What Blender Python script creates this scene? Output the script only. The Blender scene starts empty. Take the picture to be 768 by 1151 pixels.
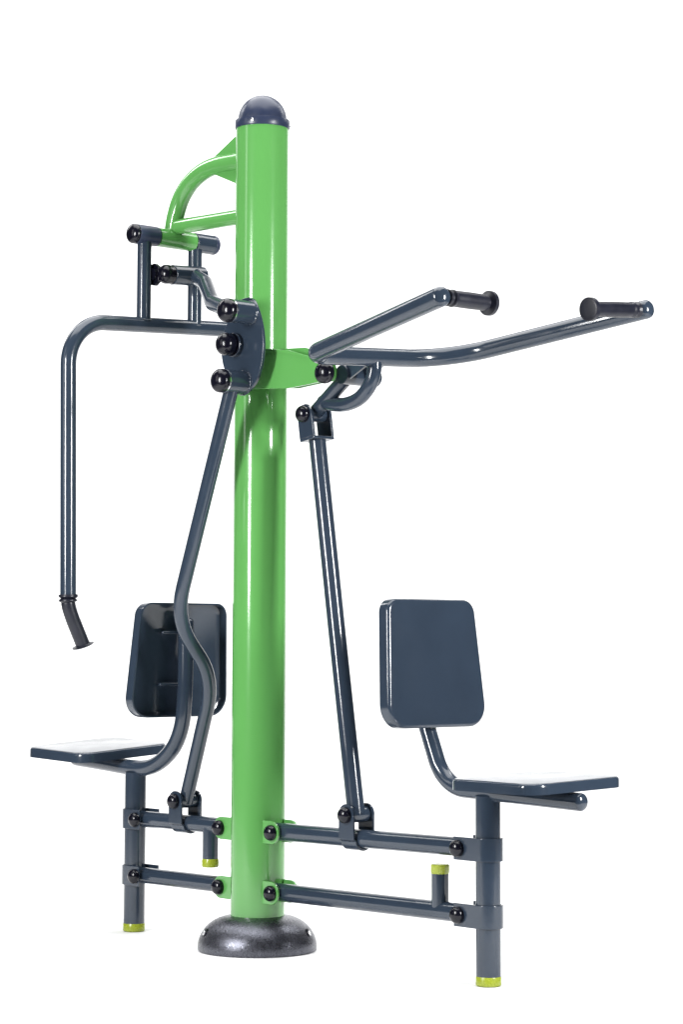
import bpy, bmesh, math
from mathutils import Vector as V, Matrix

sc = bpy.context.scene
COL = sc.collection
PI = math.pi

# ------------------------------------------------------------------ materials
def mat(name, base, rough=.3, metal=0., coat=0., var=.06, scale=18., bump=.02, bscale=350., spec=.5,
        rvar=.06, trans=0., speckle=None):
    m = bpy.data.materials.new(name); m.use_nodes = True
    nt = m.node_tree; N = nt.nodes; L = nt.links
    b = N['Principled BSDF']
    b.inputs['Metallic'].default_value = metal
    b.inputs['Coat Weight'].default_value = coat
    b.inputs['Coat Roughness'].default_value = .08
    b.inputs['Specular IOR Level'].default_value = spec
    b.inputs['Transmission Weight'].default_value = trans
    tc = N.new('ShaderNodeTexCoord')
    n1 = N.new('ShaderNodeTexNoise'); n1.inputs['Scale'].default_value = scale; n1.inputs['Detail'].default_value = 5
    L.new(tc.outputs['Object'], n1.inputs['Vector'])
    mr = N.new('ShaderNodeMapRange'); mr.inputs['From Min'].default_value = .3; mr.inputs['From Max'].default_value = .7
    mr.inputs['To Min'].default_value = 1 - var; mr.inputs['To Max'].default_value = 1 + var
    L.new(n1.outputs['Fac'], mr.inputs['Value'])
    mx = N.new('ShaderNodeVectorMath'); mx.operation = 'SCALE'
    mx.inputs[0].default_value = base
    L.new(mr.outputs['Result'], mx.inputs['Scale'])
    colour = mx.outputs['Vector']
    if speckle:
        n3 = N.new('ShaderNodeTexNoise'); n3.inputs['Scale'].default_value = speckle[0]; n3.inputs['Detail'].default_value = 2
        L.new(tc.outputs['Object'], n3.inputs['Vector'])
        r3 = N.new('ShaderNodeMapRange'); r3.inputs['From Min'].default_value = .42; r3.inputs['From Max'].default_value = .66
        L.new(n3.outputs['Fac'], r3.inputs['Value'])
        mm = N.new('ShaderNodeMix'); mm.data_type = 'RGBA'
        L.new(r3.outputs['Result'], mm.inputs['Factor'])
        L.new(colour, mm.inputs['A']); mm.inputs['B'].default_value = (*speckle[1], 1)
        colour = mm.outputs['Result']
    L.new(colour, b.inputs['Base Color'])
    r = N.new('ShaderNodeMapRange'); r.inputs['From Min'].default_value = .3; r.inputs['From Max'].default_value = .7
    r.inputs['To Min'].default_value = max(.02, rough - rvar); r.inputs['To Max'].default_value = rough + rvar
    n4 = N.new('ShaderNodeTexNoise'); n4.inputs['Scale'].default_value = scale * 1.7; n4.inputs['Detail'].default_value = 4
    L.new(tc.outputs['Object'], n4.inputs['Vector'])
    L.new(n4.outputs['Fac'], r.inputs['Value']); L.new(r.outputs['Result'], b.inputs['Roughness'])
    if bump:
        n2 = N.new('ShaderNodeTexNoise'); n2.inputs['Scale'].default_value = bscale; n2.inputs['Detail'].default_value = 2
        L.new(tc.outputs['Object'], n2.inputs['Vector'])
        bp = N.new('ShaderNodeBump'); bp.inputs['Strength'].default_value = bump; bp.inputs['Distance'].default_value = .002
        L.new(n2.outputs['Fac'], bp.inputs['Height']); L.new(bp.outputs['Normal'], b.inputs['Normal'])
    return m

GREEN = mat('green_powder_coat', (.089, .284, .071), rough=.15, coat=.2, var=.025, scale=6, bump=.03, bscale=160, rvar=.03)
BLUE = mat('slate_powder_coat', (.0225, .0335, .0515), rough=.16, coat=.1, var=.06, scale=9, bump=.04, bscale=180, rvar=.04)
BLACK = mat('black_plastic', (.0035, .0036, .008), rough=.20, var=.15, scale=30, bump=.03, bscale=400, spec=.35, rvar=.03)
RUBBER = mat('black_rubber', (.008, .009, .016), rough=.36, var=.15, scale=40, bump=.10, bscale=500, spec=.35)
CAPM = mat('slate_plastic', (.020, .028, .058), rough=.33, var=.06, scale=20, bump=.05, bscale=300, spec=.4)
LIME = mat('lime_polyurethane', (.31, .37, .03), rough=.25, var=.01, scale=60, bump=.02, bscale=200, trans=.2)
DOME = mat('hammered_grey', (.046, .048, .060), rough=.29, metal=.8, var=.08, scale=60, bump=.24, bscale=620,
           speckle=(800., (.21, .215, .25)))
STEEL = mat('zinc_steel', (.75, .76, .78), rough=.22, metal=1., var=.05, scale=60, bump=.03)
PAPER = mat('white_studio_paper', (.88, .88, .88), rough=.8, var=.01, scale=3, bump=0, spec=.1)

# ------------------------------------------------------------------ mesh helpers
def obj(name, bm, m, parent=None, bevel=0., angle=32, label=None):
    bmesh.ops.remove_doubles(bm, verts=bm.verts, dist=1e-6)
    bmesh.ops.recalc_face_normals(bm, faces=bm.faces)
    me = bpy.data.meshes.new(name); bm.to_mesh(me); bm.free()
    me.materials.append(m)
    me.shade_smooth(); me.set_sharp_from_angle(angle=math.radians(angle))
    o = bpy.data.objects.new(name, me); COL.objects.link(o)
    if parent: o.parent = parent
    if bevel:
        md = o.modifiers.new('bevel', 'BEVEL'); md.width = bevel; md.segments = 3
        md.limit_method = 'ANGLE'; md.angle_limit = math.radians(35); md.harden_normals = False
    if label: o['label'] = label
    return o

def fillet(pts, rad):
    pts = [V(p) for p in pts]
    if not isinstance(rad, (list, tuple)): rad = [rad] * (len(pts) - 2)
    out = [pts[0]]
    for i in range(1, len(pts) - 1):
        a, b, c = pts[i - 1], pts[i], pts[i + 1]
        u = (a - b).normalized(); w = (c - b).normalized()
        ang = u.angle(w); r = rad[i - 1]
        if r < 1e-5 or ang > PI - .02: out.append(b); continue
        t = r / math.tan(ang / 2)
        t = min(t, .49 * (a - b).length if i > 1 else .98 * (a - b).length, .49 * (c - b).length if i < len(pts) - 2 else .98 * (c - b).length)
        r = t * math.tan(ang / 2)
        cen = b + (u + w).normalized() * (r / math.sin(ang / 2))
        s = b + u * t - cen; e = b + w * t - cen
        tot = s.angle(e); ax = s.cross(e).normalized()
        n = max(4, int(math.degrees(tot) / 5))
        for k in range(n + 1): out.append(cen + Matrix.Rotation(tot * k / n, 3, ax) @ s)
    out.append(pts[-1])
    return out

def smooth_path(pts, n=10):
    P = [V(p) for p in pts]; Q = [P[0] * 2 - P[1]] + P + [P[-1] * 2 - P[-2]]
    out = []
    for i in range(1, len(Q) - 2):
        for k in range(n):
            t = k / n; a, b, c, d = Q[i - 1:i + 3]
            out.append(.5 * ((2 * b) + (c - a) * t + (2 * a - 5 * b + 4 * c - d) * t * t + (3 * b - a - 3 * c + d) * t ** 3))
    out.append(P[-1]); return out

def sweep(bm, path, r, seg=28, dome=0.):
    """round tube along a path; r is a number or one radius per point; dome rounds both ends"""
    path = [V(p) for p in path]; n = len(path)
    R = list(r) if isinstance(r, (list, tuple)) else [r] * n
    if dome:
        d0 = (path[0] - path[1]).normalized(); d1 = (path[-1] - path[-2]).normalized()
        A = []; B = []
        for k in range(5):
            t = (k + .35) / 5.35 * PI / 2
            A.append((path[0] + d0 * dome * math.cos(t), R[0] * math.sin(t)))
            B.append((path[-1] + d1 * dome * math.cos(t), R[-1] * math.sin(t)))
        path = [a for a, _ in A] + path + [b for b, _ in B[::-1]]
        R = [a for _, a in A] + R + [b for _, b in B[::-1]]
        n = len(path)
    T = []
    for i in range(n):
        a = path[max(0, i - 1)]; c = path[min(n - 1, i + 1)]
        T.append((c - a).normalized())
    ref = V((0, 0, 1)) if abs(T[0].z) < .9 else V((1, 0, 0))
    u = ref.cross(T[0]).normalized(); rings = []
    for i in range(n):
        u = (u - T[i] * u.dot(T[i])).normalized(); w = T[i].cross(u)
        rings.append([bm.verts.new(path[i] + (u * math.cos(2 * PI * k / seg) + w * math.sin(2 * PI * k / seg)) * R[i]) for k in range(seg)])
    for i in range(n - 1):
        for k in range(seg):
            bm.faces.new((rings[i][k], rings[i][(k + 1) % seg], rings[i + 1][(k + 1) % seg], rings[i + 1][k]))
    bm.faces.new(rings[0][::-1]); bm.faces.new(rings[-1])
    return bm

def lathe(bm, prof, origin=(0, 0, 0), axis=(0, 0, 1), seg=48):
    """prof: (radius, height) pairs from one end to the other"""
    o = V(origin); q = V((0, 0, 1)).rotation_difference(V(axis).normalized())
    rings = []
    for r, h in prof:
        if r < 1e-6: rings.append([bm.verts.new(o + q @ V((0, 0, h)))])
        else: rings.append([bm.verts.new(o + q @ V((r * math.cos(2 * PI * k / seg), r * math.sin(2 * PI * k / seg), h))) for k in range(seg)])
    for a, b in zip(rings, rings[1:]):
        if len(a) == 1 and len(b) == 1: continue
        for k in range(seg):
            k2 = (k + 1) % seg
            if len(a) == 1: bm.faces.new((a[0], b[k2], b[k]))
            elif len(b) == 1: bm.faces.new((a[k], a[k2], b[0]))
            else: bm.faces.new((a[k], a[k2], b[k2], b[k]))
    if len(rings[0]) > 1: bm.faces.new(rings[0][::-1])
    if len(rings[-1]) > 1: bm.faces.new(rings[-1])
    return bm

def rounded(poly, rad, n=7):
    """round the corners of a 2-D polygon"""
    out = []
    m = len(poly)
    if not isinstance(rad, (list, tuple)): rad = [rad] * m
    for i in range(m):
        a, b, c = V((*poly[i - 1], 0)), V((*poly[i], 0)), V((*poly[(i + 1) % m], 0))
        u = (a - b).normalized(); w = (c - b).normalized(); ang = u.angle(w); r = rad[i]
        if r < 1e-5 or ang > PI - .03: out.append((b.x, b.y)); continue
        t = min(r / math.tan(ang / 2), .48 * (a - b).length, .48 * (c - b).length); r = t * math.tan(ang / 2)
        cen = b + (u + w).normalized() * (r / math.sin(ang / 2))
        s = b + u * t - cen; e = b + w * t - cen
        tot = s.angle(e); sg = 1 if s.cross(e).z > 0 else -1
        for k in range(n + 1):
            p = cen + Matrix.Rotation(sg * tot * k / n, 3, 'Z') @ s
            out.append((p.x, p.y))
    return out

def prism(bm, poly, f, d0, d1):
    """extrude a 2-D outline: f(u, v, d) -> point"""
    a = [bm.verts.new(f(u, v, d0)) for u, v in poly]; b = [bm.verts.new(f(u, v, d1)) for u, v in poly]
    n = len(poly)
    bm.faces.new(a); bm.faces.new(b[::-1])
    for i in range(n): bm.faces.new((a[i], b[i], b[(i + 1) % n], a[(i + 1) % n]))
    return bm

XZ = lambda u, v, d: V((u, d, v))          # outline in the x-z plane, thickness along y
B = bmesh.new

def weld(parent, c, axis, r, m, w=.004, seg=64):
    """lumpy weld bead where a round boss or tube meets a plate"""
    q = V((0, 0, 1)).rotation_difference(V(axis).normalized()); bm = B(); c = V(c); rings = []
    for k in range(seg):
        a = 2 * PI * k / seg
        ww = w * (1 + .16 * math.sin(k * 2.1) + .10 * math.sin(k * .7 + 1))
        rings.append([bm.verts.new(c + q @ V(((r - .001 + ww * math.cos(t)) * math.cos(a), (r - .001 + ww * math.cos(t)) * math.sin(a), ww * math.sin(t)))) for t in (-.1, .4, .8, 1.2, PI / 2)])
    for k in range(seg):
        a, b = rings[k], rings[(k + 1) % seg]
        for i in range(4): bm.faces.new((a[i], b[i], b[i + 1], a[i + 1]))
    return obj('weld_bead', bm, m, parent, angle=60)

def ball_cap(parent, c, axis, r, depth, m=BLACK, name='bolt_cap'):
    """domed plastic cap with a short collar; c = centre of its back face"""
    prof = [(r * .98, 0), (r, depth * .12), (r, depth * .30)]
    for k in range(1, 10):
        t = k / 9 * PI / 2
        prof.append((r * math.cos(t), depth * (.30 + .70 * math.sin(t))))
    return obj(name, lathe(B(), prof, c, axis, 32), m, parent, angle=50)

# ------------------------------------------------------------------ the machine
root = bpy.data.objects.new('exercise_machine', None); COL.objects.link(root)
root['label'] = 'green and slate grey outdoor fitness machine with two seats and lever arms'
root['category'] = 'exercise machine'

# ---- pillar
H = 2.047
ZF = -.009                                   # floor level
pil = obj('pillar', sweep(B(), [(0, 0, .05), (0, 0, .7), (0, 0, 1.4), (0, 0, H)], .067, 72), GREEN, root)
prof = [(.060, -.003), (.0682, -.003), (.0698, .000), (.0698, .0165), (.0690, .0190), (.0640, .0200)]
for k in range(0, 17):
    t = k / 16 * PI / 2
    prof.append((.0622 * math.cos(t) if k < 16 else 0, .0205 + .064 * math.sin(t)))
obj('pillar_cap', lathe(B(), prof, (0, 0, H), seg=72), CAPM, pil, angle=40)
for a in (-62, 58, 178):
    ca = V((math.cos(math.radians(a)), math.sin(math.radians(a)), 0))
    obj('cap_screw', lathe(B(), [(.0044, 0), (.0044, .0015), (.003, .003), (0, .0036)], ca * .0695 + V((0, 0, H + .008)), ca, 16), STEEL, pil)

# ---- base flange
prof = [(.1440, 0), (.1462, .003), (.1468, .012)]
for k in range(1, 15):
    t = k / 14 * PI / 2 * .90
    prof.append((.050 + (.0968) * math.cos(t) ** .86, .012 + .074 * math.sin(t) ** 1.08))
prof.append((.056, .0865))
base = obj('base_flange', lathe(B(), prof, (0, 0, ZF), seg=96), DOME, root, angle=60)
for a in (-112, 28, 138):
    ca = V((math.cos(math.radians(a)), math.sin(math.radians(a)), 0))
    dn = (ca + V((0, 0, .42))).normalized()
    p = ca * .1345 + V((0, 0, .046 + ZF))
    w = obj('flange_screw', lathe(B(), [(.0135, -.004), (.0135, .0015), (.011, .0022)], p, dn, 24), BLACK, base)
    obj('flange_screw', lathe(B(), [(.0062, 0), (.0062, .003), (.0045, .0045), (0, .005)], p + dn * .001, dn, 20), STEEL, base)

# ---- green bracket carrying the pull-down lever and the rocker
def near_face(u, v, d):
    k = 0 if u < .03 else min(1, (u - .03) / .155)
    return V((u, -.052 - .014 * k + d, v))
pts = rounded([(-.030, 1.470), (.080, 1.469), (.180, 1.455), (.296, 1.422), (.333, 1.410), (.340, 1.372), (.265, 1.365), (.180, 1.361), (-.030, 1.376)], [.005, 0, .0, .0, .025, .02, 0, 0, .005])
brk = obj('pivot_bracket', prism(B(), pts, near_face, 0, .007), GREEN, root, bevel=.0012)
pts2 = rounded([(-.030, 1.469), (.090, 1.468), (.205, 1.462), (.292, 1.437), (.316, 1.405), (.316, 1.372), (.180, 1.363), (-.030, 1.378)], [.005, 0, .0, .03, .03, .02, 0, .005])
obj('bracket_plate', prism(B(), pts2, lambda u, v, d: V((u, -.030 + d, v)), -.0035, .0035), GREEN, brk, bevel=.0012)
for a, e in (([(-.025, 1.466), (.08, 1.465), (.18, 1.449), (.270, 1.424)], -.006), ([(-.025, 1.380), (.180, 1.3655), (.265, 1.370)], .006)):
    obj('bracket_web', prism(B(), a + [(x, z + e) for x, z in a[::-1]], XZ, -.0585, -.0337), GREEN, brk)

bm = B(); n = 40
sweep(bm, [(.0395 + .0008 * math.sin(k * 1.9), -.0545 - .0006 * math.sin(k * 2.3), 1.378 + .090 * k / n) for k in range(n + 1)], [.0042 + .0006 * math.sin(k * 2.2) for k in range(n + 1)], 12)
obj('weld_bead', bm, GREEN, brk)

# ---- rocker plate (turns on the bracket) with bosses and caps
YP = -.104
arc = [(-.010, 1.536), (.022, 1.578), (.052, 1.592), (.088, 1.588), (.112, 1.552), (.127, 1.508), (.131, 1.464), (.124, 1.420), (.107, 1.385),
       (.080, 1.362), (.048, 1.350), (.022, 1.366), (-.005, 1.400), (-.024, 1.432), (-.032, 1.470), (-.026, 1.505)]
arc = [(p.x, p.y) for p in smooth_path([(*a, 0) for a in arc + arc[:1]], 5)][:-1]
rock = obj('rocker_plate', prism(B(), arc, XZ, YP, YP + .008), BLUE, root, bevel=.0012)
PIV = (.026, 1.478)
def boss(x, z, y0, y1, r, parent, m=BLUE, name='boss'):
    return obj(name, sweep(B(), [(x, y0, z), (x, y1, z)], r, 40), m, parent, bevel=.002)
boss(.080, 1.553, YP, YP - .062, .0292, rock)
boss(.057, 1.381, YP, YP - .062, .0292, rock)
for x, z in ((.080, 1.553), (.057, 1.381)):
    weld(rock, (x, YP, z), (0, -1, 0), .0292, BLUE, .0035)
    obj('cap_ring', sweep(B(), [(x, YP - .062, z), (x, YP - .066, z)], .0285, 40), STEEL, rock)
    ball_cap(rock, (x, YP - .066, z), (0, -1, 0), .0298, .029)
boss(*PIV, -.045, YP - .012, .030, rock)
obj('pivot_washer', lathe(B(), [(.022, 0), (.0285, 0), (.0285, .004), (.024, .004), (.024, .008), (.0270, .008), (.0270, .013), (.022, .013)], (PIV[0], YP - .012, PIV[1]), (0, -1, 0), 40), BLACK, rock)
ball_cap(rock, (PIV[0], YP - .026, PIV[1]), (0, -1, 0), .0282, .030)

# ---- green hanger arm at the top left
arm = obj('hanger_arm', sweep(B(), smooth_path([(-.045, 0, 1.975), (-.106, 0, 1.977), (-.175, 0, 1.979), (-.235, 0, 1.972), (-.290, 0, 1.950), (-.330, 0, 1.915), (-.355, 0, 1.868), (-.367, 0, 1.82)], 8), .0235, 32), GREEN, root)
obj('brace_tube', sweep(B(), [(-.050, 0, 1.829), (-.352, 0, 1.838)], .020, 28), GREEN, arm)
bm = B(); prism(bm, [(-.060, 2.046), (-.106, 2.042), (-.205, 1.995), (-.205, 1.962), (-.106, 1.921), (-.060, 1.900)], XZ, -.004, .004)
obj('gusset_plate', bm, GREEN, arm, bevel=.001)
AX = (-.361, 1.806)
obj('pivot_tube', sweep(B(), [(AX[0], -.058, AX[1]), (AX[0], .062, AX[1])], .0252, 40), GREEN, arm)
obj('weld_bead', lathe(B(), [(.0235 + .004 * math.sin(t * PI / 6), -.004 + .0013 * t) for t in range(7)], (-.366, 0, 1.8295), (0, 0, 1), 40), GREEN, arm)

# ---- press lever, hanging from the arm
YB = .331; XB = -.361
def side_bar(s): return [(XB, s * YB, .856), (XB, s * (YB + .004), 1.10)]
path = fillet([(XB, -.326, .858), (XB, -.338, 1.556), (XB, .338, 1.590), (XB, .326, .858)], [.115, .115])
lev = obj('press_lever', sweep(B(), path, .0205, 32), BLUE, root)
for s in (-1, 1):
    obj('pivot_sleeve', sweep(B(), [(AX[0], s * (.060 if s < 0 else .064), AX[1]), (AX[0], s * .128, AX[1])], .0262, 40), BLUE if s > 0 else CAPM, lev, bevel=.0015)
    ball_cap(lev, (AX[0], s * .128, AX[1]), (0, s, 0), .0262, .021, BLACK if s < 0 else CAPM, 'sleeve_cap')
    y = s * .098 if s < 0 else .072
    obj('hanger_tube', sweep(B(), [(XB, y, 1.79), (XB, y, 1.568)], .0188, 28), BLUE, lev)
    obj('weld_bead', lathe(B(), [(.0185 + .0035 * math.sin(t * PI / 6), .0045 * t / 6) for t in range(7)], (XB, y, 1.5785), (0, 0, 1), 36), BLUE, lev)
    # grip
    g = [(XB, s * .326, .862), (XB, s * .3245, .835), (XB, s * .313, .805), (XB, s * .298, .775), (XB, s * .281, .742), (XB, s * .277, .733)]
    g = smooth_path(g, 8); rr = []
    for i in range(len(g)):
        t = i / (len(g) - 1); r = .0178
        if t < .06: r = .0245
        elif t < .10: r = .0185
        elif t < .14: r = .0235
        elif t > .945: r = .0285 - .008 * max(0, (t - .975) / .025)
        elif t > .89: r = .0178 + .0107 * (t - .89) / .055
        rr.append(r + (.0006 if .16 < t < .88 and i % 2 else 0))
    obj('grip', sweep(B(), g, rr, 32), RUBBER, lev, angle=45)
# clevis between the hanger tubes
plate = rounded([(-.385, 1.724), (-.345, 1.732), (-.325, 1.718), (-.325, 1.684), (-.345, 1.672), (-.385, 1.682)], .008)
for y0, y1 in ((-.078, -.066), (.078, .085)):
    obj('clevis_plate', prism(B(), plate, XZ, y0, y1), BLACK if y0 < 0 else BLUE, lev, bevel=.0015)
obj('clevis_pin', sweep(B(), [(-.345, -.085, 1.702), (-.345, .090, 1.708)], .016, 24), BLACK, lev)

# ---- link rod from lever to rocker
lk = obj('link_rod', sweep(B(), fillet([(-.318, .034, 1.709), (-.232, .004, 1.675), (-.108, -.072, 1.601), (.062, YP - .038, 1.556)], [.06, .08]), .0200, 26), BLUE, root)
obj('rod_sleeve', sweep(B(), [(-.318, -.040, 1.702), (-.318, .064, 1.708)], .0262, 36), BLUE, lk, bevel=.0015)
obj('cap_ring', sweep(B(), [(-.318, -.050, 1.7016), (-.318, -.040, 1.702)], .0240, 36), BLACK, lk)
ball_cap(lk, (-.318, -.050, 1.7016), (-.05, -1, 0), .0255, .030)

# ---- left connecting rod with its S-bend
yl = YP - .038
rl = fillet([(.058, yl, 1.370), (-.158, yl, .800), (-.178, .0, .652), (-.288, 0, .336)], [.20, .19])
obj('connecting_rod', sweep(B(), rl, .0185, 30), BLUE, root)

# ---- right connecting rod with the fork on its top
cr = obj('connecting_rod', sweep(B(), [(.2160, 0, 1.233), (.2875, 0, .78), (.359, 0, .340)], .0212, 30), BLUE, root)
def fork(pin, ax, parent):
    pin = V(pin); ax = V(ax).normalized(); sx = V((ax.z, 0, -ax.x))  # ax: up along the rod
    f = lambda u, v, d: pin + sx * u + ax * v + V((0, d, 0))
    pl = rounded([(-.026, -.058), (.026, -.058), (.026, .004), (.013, .024), (-.013, .024), (-.026, .004)], [0, 0, .014, .014, .014, .014])
    for a, b in ((-.034, -.027), (.027, .034)):
        obj('fork_plate', prism(B(), pl, f, a, b), BLUE, parent, bevel=.001)
    obj('fork_base', prism(B(), [(-.026, -.065), (.026, -.065), (.026, -.058), (-.026, -.058)], f, -.034, .034), BLUE, parent, bevel=.0015)
PIN = (.205, 0, 1.298)
fork(PIN, (-.158, 0, .987), cr)
ball_cap(cr, (PIN[0], -.034, PIN[2]), (0, -1, 0), .0205, .021)
ball_cap(cr, (PIN[0], .034, PIN[2]), (0, 1, 0), .014, .012)
obj('pin_sleeve', sweep(B(), [(PIN[0], -.0265, PIN[2]), (PIN[0], .0265, PIN[2])], .0175, 28), BLUE, cr)

# ---- pull-down lever
CX, CZ = .420, 1.424
A0, A1 = V((.980, -.330, 1.473)), V((.988, .330, 1.510))
pth = fillet([A0, (CX, -.203, CZ - .014), (CX, .242, CZ + .012), A1], [.06, .16])
pul = obj('pull_lever', sweep(B(), pth, .0222, 32, dome=.016), BLUE, root)
SX, SZ = .326, 1.386
obj('pivot_sleeve', sweep(B(), [(SX, -.022, SZ), (SX, .092, SZ)], .0235, 36), BLUE, pul, bevel=.0015)
obj('cap_ring', sweep(B(), [(SX, -.0655, SZ), (SX, -.071, SZ)], .024, 36), BLACK, pul)
ball_cap(pul, (SX, -.071, SZ), (0, -1, 0), .0262, .026)
ball_cap(pul, (SX, .092, SZ), (0, 1, 0), .0200, .008)
gp = [(SX + .010, SZ + .022), (CX - .010, CZ + .015), (CX - .005, CZ - .018), (SX + .016, SZ - .014)]
for y in (-.015, .035): obj('gusset_plate', prism(B(), gp, XZ, y, y + .007), BLUE, pul, bevel=.001)
obj('short_arm', sweep(B(), [(SX - .012, 0, SZ - .010), (PIN[0] + .004, 0, PIN[2] + .006)], .0185, 28), BLUE, pul)
obj('brace_tube', sweep(B(), smooth_path([(.420, 0, 1.420), (.420, 0, 1.392), (.405, 0, 1.357), (.370, 0, 1.328), (.322, 0, 1.316), (.275, 0, 1.319), (.232, 0, 1.328)], 8), .0175, 28), BLUE, pul)
def hand_grip(p0, p1):
    p0, p1 = V(p0), V(p1); n = 46; path = []; rr = []
    for i in range(n):
        t = i / (n - 1); path.append(p0.lerp(p1, t)); r = .0162 + .0012 * math.sin(t * PI)
        if t < .04: r = .0185
        elif t < .09: r = .0150
        elif t < .15: r = .0190
        elif t > .93: r = .0272
        elif t > .90: r = .0210
        elif i % 2: r += .0009
        rr.append(r)
    obj('grip', sweep(B(), path, rr, 36, dome=.002), RUBBER, pul, angle=45)
hand_grip(A0 + V((-.002, .018, .000)), (.977, -.176, 1.474))
hand_grip(A1 + V((-.012, -.018, -.002)), (.976, .142, 1.493))

# ---- rails, brackets and clamps
ZU, ZL = .284, .139
XL, XR = -.501, .7916
def rail(x0, x1, z0, z1, r):
    return obj('rail', sweep(B(), [(x0, 0, z0), (x1, 0, z1)], r, 36), BLUE, root)
r_ru = rail(.060, .752, ZU - .001, ZU + .004, .0215)
r_rl = rail(.060, .752, ZL - .001, ZL + .003, .0215)
r_lu = rail(-.060, -.470, ZU, ZU - .001, .0205)
r_ll = rail(-.060, -.470, ZL, ZL - .001, .0205)
def rail_bracket(x, z, s):
    """green clevis welded to the pillar; s = +1 to the right, -1 to the left"""
    x0 = s * .055; xr = x - s * .004; r = .0275
    pl = [(x0, z - r)] + [(xr + s * r * math.cos(t), z + r * math.sin(t)) for t in [-PI / 2 + PI * k / 16 for k in range(17)]] + [(x0, z + r)]
    for y0, y1, q in ((-.034, -.028, -1), (.028, .034, 1)):
        o = obj('bracket_plate', prism(B(), pl, XZ, y0, y1), GREEN, root, bevel=.001)
        ball_cap(o, (x, .034 * q, z), (0, q, 0), .0188, .019 if q < 0 else .012)
for x, s in ((.0915, 1), (-.1085, -1)):
    for z in (ZU - .001, ZL - .001): rail_bracket(x, z, s)
def post_clamp(xp, xb, z, s):
    """band bent round the seat post with two ears reaching back to the rail; s = +1: post on the right"""
    bm = B(); ro, ri, hh = .0335, .0290, .0255
    x1 = xb - s * .015
    out = []; inn = []
    n = 20
    for k in range(n + 1):
        t = -PI / 2 + PI * k / n
        out.append((xp + s * ro * math.cos(t), ro * math.sin(t))); inn.append((xp + s * ri * math.cos(t), ri * math.sin(t)))
    poly = [(x1, -ro)] + out + [(x1, ro), (x1, ri)] + inn[::-1] + [(x1, -ri)]
    prism(bm, poly, lambda u, v, d: V((u, v, d)), z - hh, z + hh)
    o = obj('post_clamp', bm, BLUE, root, bevel=.0012)
    ball_cap(o, (xb, -ro, z), (0, -1, 0), .0185, .019)
    ball_cap(o, (xb, ro, z), (0, 1, 0), .0140, .012)
for z in (ZU + .004, ZL + .003): post_clamp(XR, .731, z, 1)
for z in (ZU - .001, ZL - .001): post_clamp(XL, -.455, z, -1)

def rod_clamp(x, z, r):
    """strap round the rail whose ears hold the foot of a connecting rod"""
    bm = B(); ri, ro, w = r + .0005, r + .0055, .026
    zt = z + .055; e = .034
    out = [(-e, zt)]; inn = [(-e + .005, zt)]
    for k in range(17):
        t = PI + PI * k / 16
        out.append((e * .80 * math.cos(t) if 0 < k < 16 else e * math.cos(t), z + ro * math.sin(t) - .001)); inn.append(((e * .80 - .005) * math.cos(t) if 0 < k < 16 else (e - .005) * math.cos(t), z + ri * math.sin(t)))
    out.append((e, zt)); inn.append((e - .005, zt))
    poly = out + inn[::-1]
    prism(bm, poly, lambda u, v, d: V((d, u, v)), x - w, x + w)
    o = obj('rod_clamp', bm, BLUE, root, bevel=.001)
    half = [(x + w * math.cos(PI * k / 18), zt + w * math.sin(PI * k / 18)) for k in range(19)]
    for y0, y1 in ((-e, -e + .005), (e - .005, e)): obj('clamp_ear', prism(B(), half, XZ, y0, y1), BLUE, o)
    ball_cap(o, (x, -e, zt), (0, -1, 0), .0188, .020)
    ball_cap(o, (x, e, zt), (0, 1, 0), .0165, .014)
    obj('pin_sleeve', sweep(B(), [(x, -.027, zt), (x, .027, zt)], .0185, 28), BLUE, o)
rod_clamp(.360, ZU + .001, .0215)
rod_clamp(-.290, ZU, .0205)

# stoppers on the rails
def stopper(par, x, z0, z1, s):
    obj('stopper', sweep(B(), [(x, 0, z0), (x, 0, z1)], .0200, 28), BLUE, par)
    a = z1; b = z1 + s * .021
    obj('stopper_pad', lathe(B(), [(.012, 0), (.0200, 0), (.0215, .004), (.0215, .018), (.0195, .021), (.010, .0195), (0, .0195)], (x, 0, a), (0, 0, s), 28), LIME, par)
stopper(r_rl, .640, ZL, .224, 1)
stopper(r_lu, -.186, ZU, .200, -1)

# ---- seat posts
def seat_post(x, zt):
    o = obj('seat_post', sweep(B(), [(x, 0, .012), (x, 0, zt)], .0280, 40), BLUE, root)
    obj('foot_cap', lathe(B(), [(.0262, 0), (.0288, .002), (.0288, .019), (.0278, .021), (.024, .021)], (x, 0, ZF + .0008), (0, 0, 1), 40), LIME, o)
seat_post(XR, .405); seat_post(XL, .402)

# ---- seat tubes
ft = obj('seat_tube', sweep(B(), fillet([(1.068, 0, .4055), (.790, 0, .414), (.655, 0, .418), (.582, 0, .590), (.582, 0, .790)], [.2, .145, .20]), .0195, 30, dome=.012), BLUE, root)
ft2 = obj('seat_tube', sweep(B(), smooth_path([(-.765, 0, .428), (-.640, 0, .421), (-.510, 0, .413), (-.440, 0, .418), (-.384, 0, .440), (-.337, 0, .477), (-.309, 0, .526), (-.298, 0, .585), (-.294, 0, .66), (-.294, 0, .795)], 7), .0205, 30, dome=.012), BLUE, root)

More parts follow.
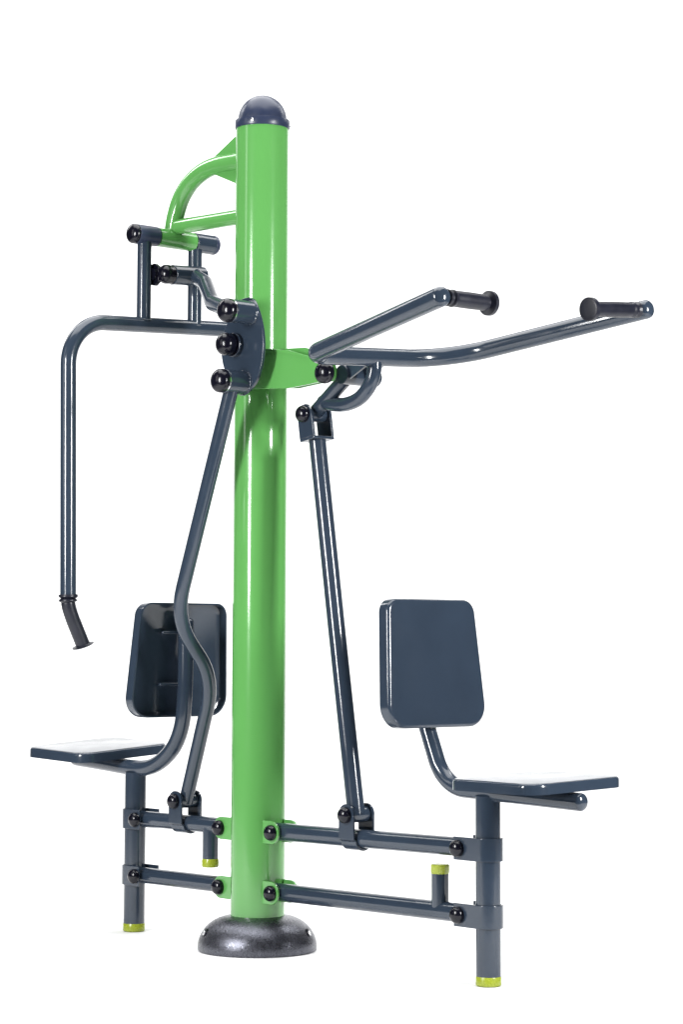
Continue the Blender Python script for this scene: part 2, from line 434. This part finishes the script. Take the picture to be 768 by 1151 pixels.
# ---- seats: shallow pressed trays
def tray(name, parent, outline, place, depth, wall=.004, crown=.004):
    """rounded tray, open at the back. outline (u, v) -> place(u, v, d); d = 0 at the face, growing towards the open side"""
    bm = B(); n = len(outline)
    cu = sum(p[0] for p in outline) / n; cv = sum(p[1] for p in outline) / n
    def ring(off, d):
        out = []
        for i in range(n):
            a, b, c = outline[i - 1], outline[i], outline[(i + 1) % n]
            t = V((c[0] - a[0], c[1] - a[1])).normalized(); nn = V((t.y, -t.x))
            if nn.dot(V((b[0] - cu, b[1] - cv))) < 0: nn = -nn
            out.append(bm.verts.new(place(b[0] - nn.x * off, b[1] - nn.y * off, d)))
        return out
    rs = [ring(.0085, 0), ring(.0048, .0006), ring(.0018, .0026), ring(.0004, .0056), ring(0, .009), ring(0, depth), ring(wall, depth), ring(wall, .010), ring(.013, .006)]
    for a, b in zip(rs, rs[1:]):
        for i in range(n):
            j = (i + 1) % n; bm.faces.new((a[i], a[j], b[j], b[i]))
    bm.faces.new(rs[0]); bm.faces.new(rs[-1][::-1])
    return obj(name, bm, BLUE, parent, angle=40)
so = rounded([(0, -.150), (.268, -.150), (.268, .150), (0, .150)], .046, 9)
def place_r(u, v, d): return V((.804 + u, v, .4535 - .003 * u + .028 * v - d))
def place_l(u, v, d): return V((-.536 - u, v, .4635 + .036 * u + .068 * v - d))
s1 = tray('seat', root, so, place_r, .024)
s2 = tray('seat', root, so, place_l, .026)
# ---- backrests
bo = rounded([(-.159, -.008), (.159, -.008), (.139, .285), (-.139, .285)], [.052, .052, .034, .034], 9)
def place_br(u, v, d): return V((.640 - .088 * v - d, u, .559 + v - .05 * d))
def place_bl(u, v, d): return V((-.352 + .075 * v + d, u, .559 + v))
b1 = tray('backrest', root, bo, place_br, .031)
b2 = tray('backrest', root, bo, place_bl, .033)
for z in (.645, .752): obj('backrest_bracket', sweep(B(), [(.605 - (z - .6) * .09, -.045, z), (.605 - (z - .6) * .09, .045, z)], .008, 14), BLUE, b1)
for z in (.635, .768):
    bm = B(); x = -.336 + .075 * (z - .559)
    bar = rounded([(-.062, -.004), (.045, -.004), (.045, .004), (-.062, .004)], .0035)
    prism(bm, bar, lambda u, v, d: V((x + d, u, z + v)), -.003, .010)
    obj('backrest_bracket', bm, BLUE, b2, bevel=.003)

# ------------------------------------------------------------------ studio setting
fwd = V((-.7405, .6721, 0)).normalized()          # from the camera into the scene, level
rgt = V((-fwd.y * -1, -fwd.x, 0)); rgt = V((fwd.y, -fwd.x, 0))
def pt(r, f, z): return rgt * r + fwd * f + V((0, 0, z))
bm = B()
q = [bm.verts.new(pt(a, b, 0)) for a, b in ((-4.2, -1.8), (4.2, -1.8), (4.2, 3.2), (-4.2, 3.2))]
bm.faces.new(q)
fl = obj('floor', bm, PAPER); fl.location.z = ZF; fl['kind'] = 'structure'
bm = B(); prof = [(3.2, 0)]
for k in range(1, 17):
    t = PI / 2 * k / 16; prof.append((3.2 + 1.4 * math.sin(t), 1.4 - 1.4 * math.cos(t)))
prof.append((4.6, 6.0))
rows = [[bm.verts.new(pt(a, f, z)) for a in (-4.2, 4.2)] for f, z in prof]
for a, b in zip(rows, rows[1:]): bm.faces.new((a[0], a[1], b[1], b[0]))
bd = obj('backdrop', bm, PAPER); bd.location.z = ZF; bd['kind'] = 'structure'

# ------------------------------------------------------------------ lamps
def area(name, pos, target, sx, sy, power, colour=(1, 1, 1), spread=180):
    l = bpy.data.lights.new(name, 'AREA'); l.shape = 'RECTANGLE'; l.size = sx; l.size_y = sy; l.energy = power; l.color = colour
    l.spread = math.radians(spread)
    o = bpy.data.objects.new(name, l); COL.objects.link(o)
    p, t = V(pos), V(target); o.location = p
    o.rotation_euler = (t - p).to_track_quat('-Z', 'Y').to_euler()
    return o
area('overhead_softbox', pt(0, .1, 4.6), (0, .1, 0), 4.2, 4.2, 272)
area('left_key', pt(-2.2, -2.3, 1.55), (0, 0, 1.0), .42, 1.3, 125)
area('left_softbox', pt(-3.4, -1.2, 2.3), (0, 0, 1.1), .5, 2.2, 12)
area('right_key', pt(2.4, -2.1, 1.55), (0, 0, 1.0), .34, 1.1, 125)
area('backdrop_lamp', pt(-2.2, 1.6, 3.4), pt(0, 4.6, 1.2), 2.2, 1.0, 78)
area('backdrop_lamp', pt(2.2, 1.6, 3.4), pt(0, 4.6, 1.2), 2.2, 1.0, 78)

w = bpy.data.worlds.new('World'); sc.world = w; w.use_nodes = True
bg = w.node_tree.nodes['Background']; bg.inputs['Color'].default_value = (.85, .92, 1, 1); bg.inputs['Strength'].default_value = .04

# ------------------------------------------------------------------ camera
cd = bpy.data.cameras.new('camera'); cam = bpy.data.objects.new('camera', cd); COL.objects.link(cam); sc.camera = cam
C = V((4.43963304, -3.75460415, .7452204))
Rr = V((.67230608, .7402691, .00248897)); Uu = V((.07693422, -.07321423, .99434441)); Ff = V((-.73626467, .6683123, .1061744))
M = Matrix((( Rr.x, Uu.x, -Ff.x, C.x), (Rr.y, Uu.y, -Ff.y, C.y), (Rr.z, Uu.z, -Ff.z, C.z), (0, 0, 0, 1)))
cam.matrix_world = M
cd.sensor_fit = 'VERTICAL'; cd.sensor_height = 36; cd.sensor_width = 24
cd.lens = 36 * 2606.4474 / 1151
cd.shift_y = -(575.5 - 443.0692) / 1151
cd.clip_start = .1; cd.clip_end = 100

vs = sc.view_settings; vs.view_transform = 'Standard'; vs.look = 'None'; vs.exposure = 0; vs.gamma = 1; vs.use_curve_mapping = False
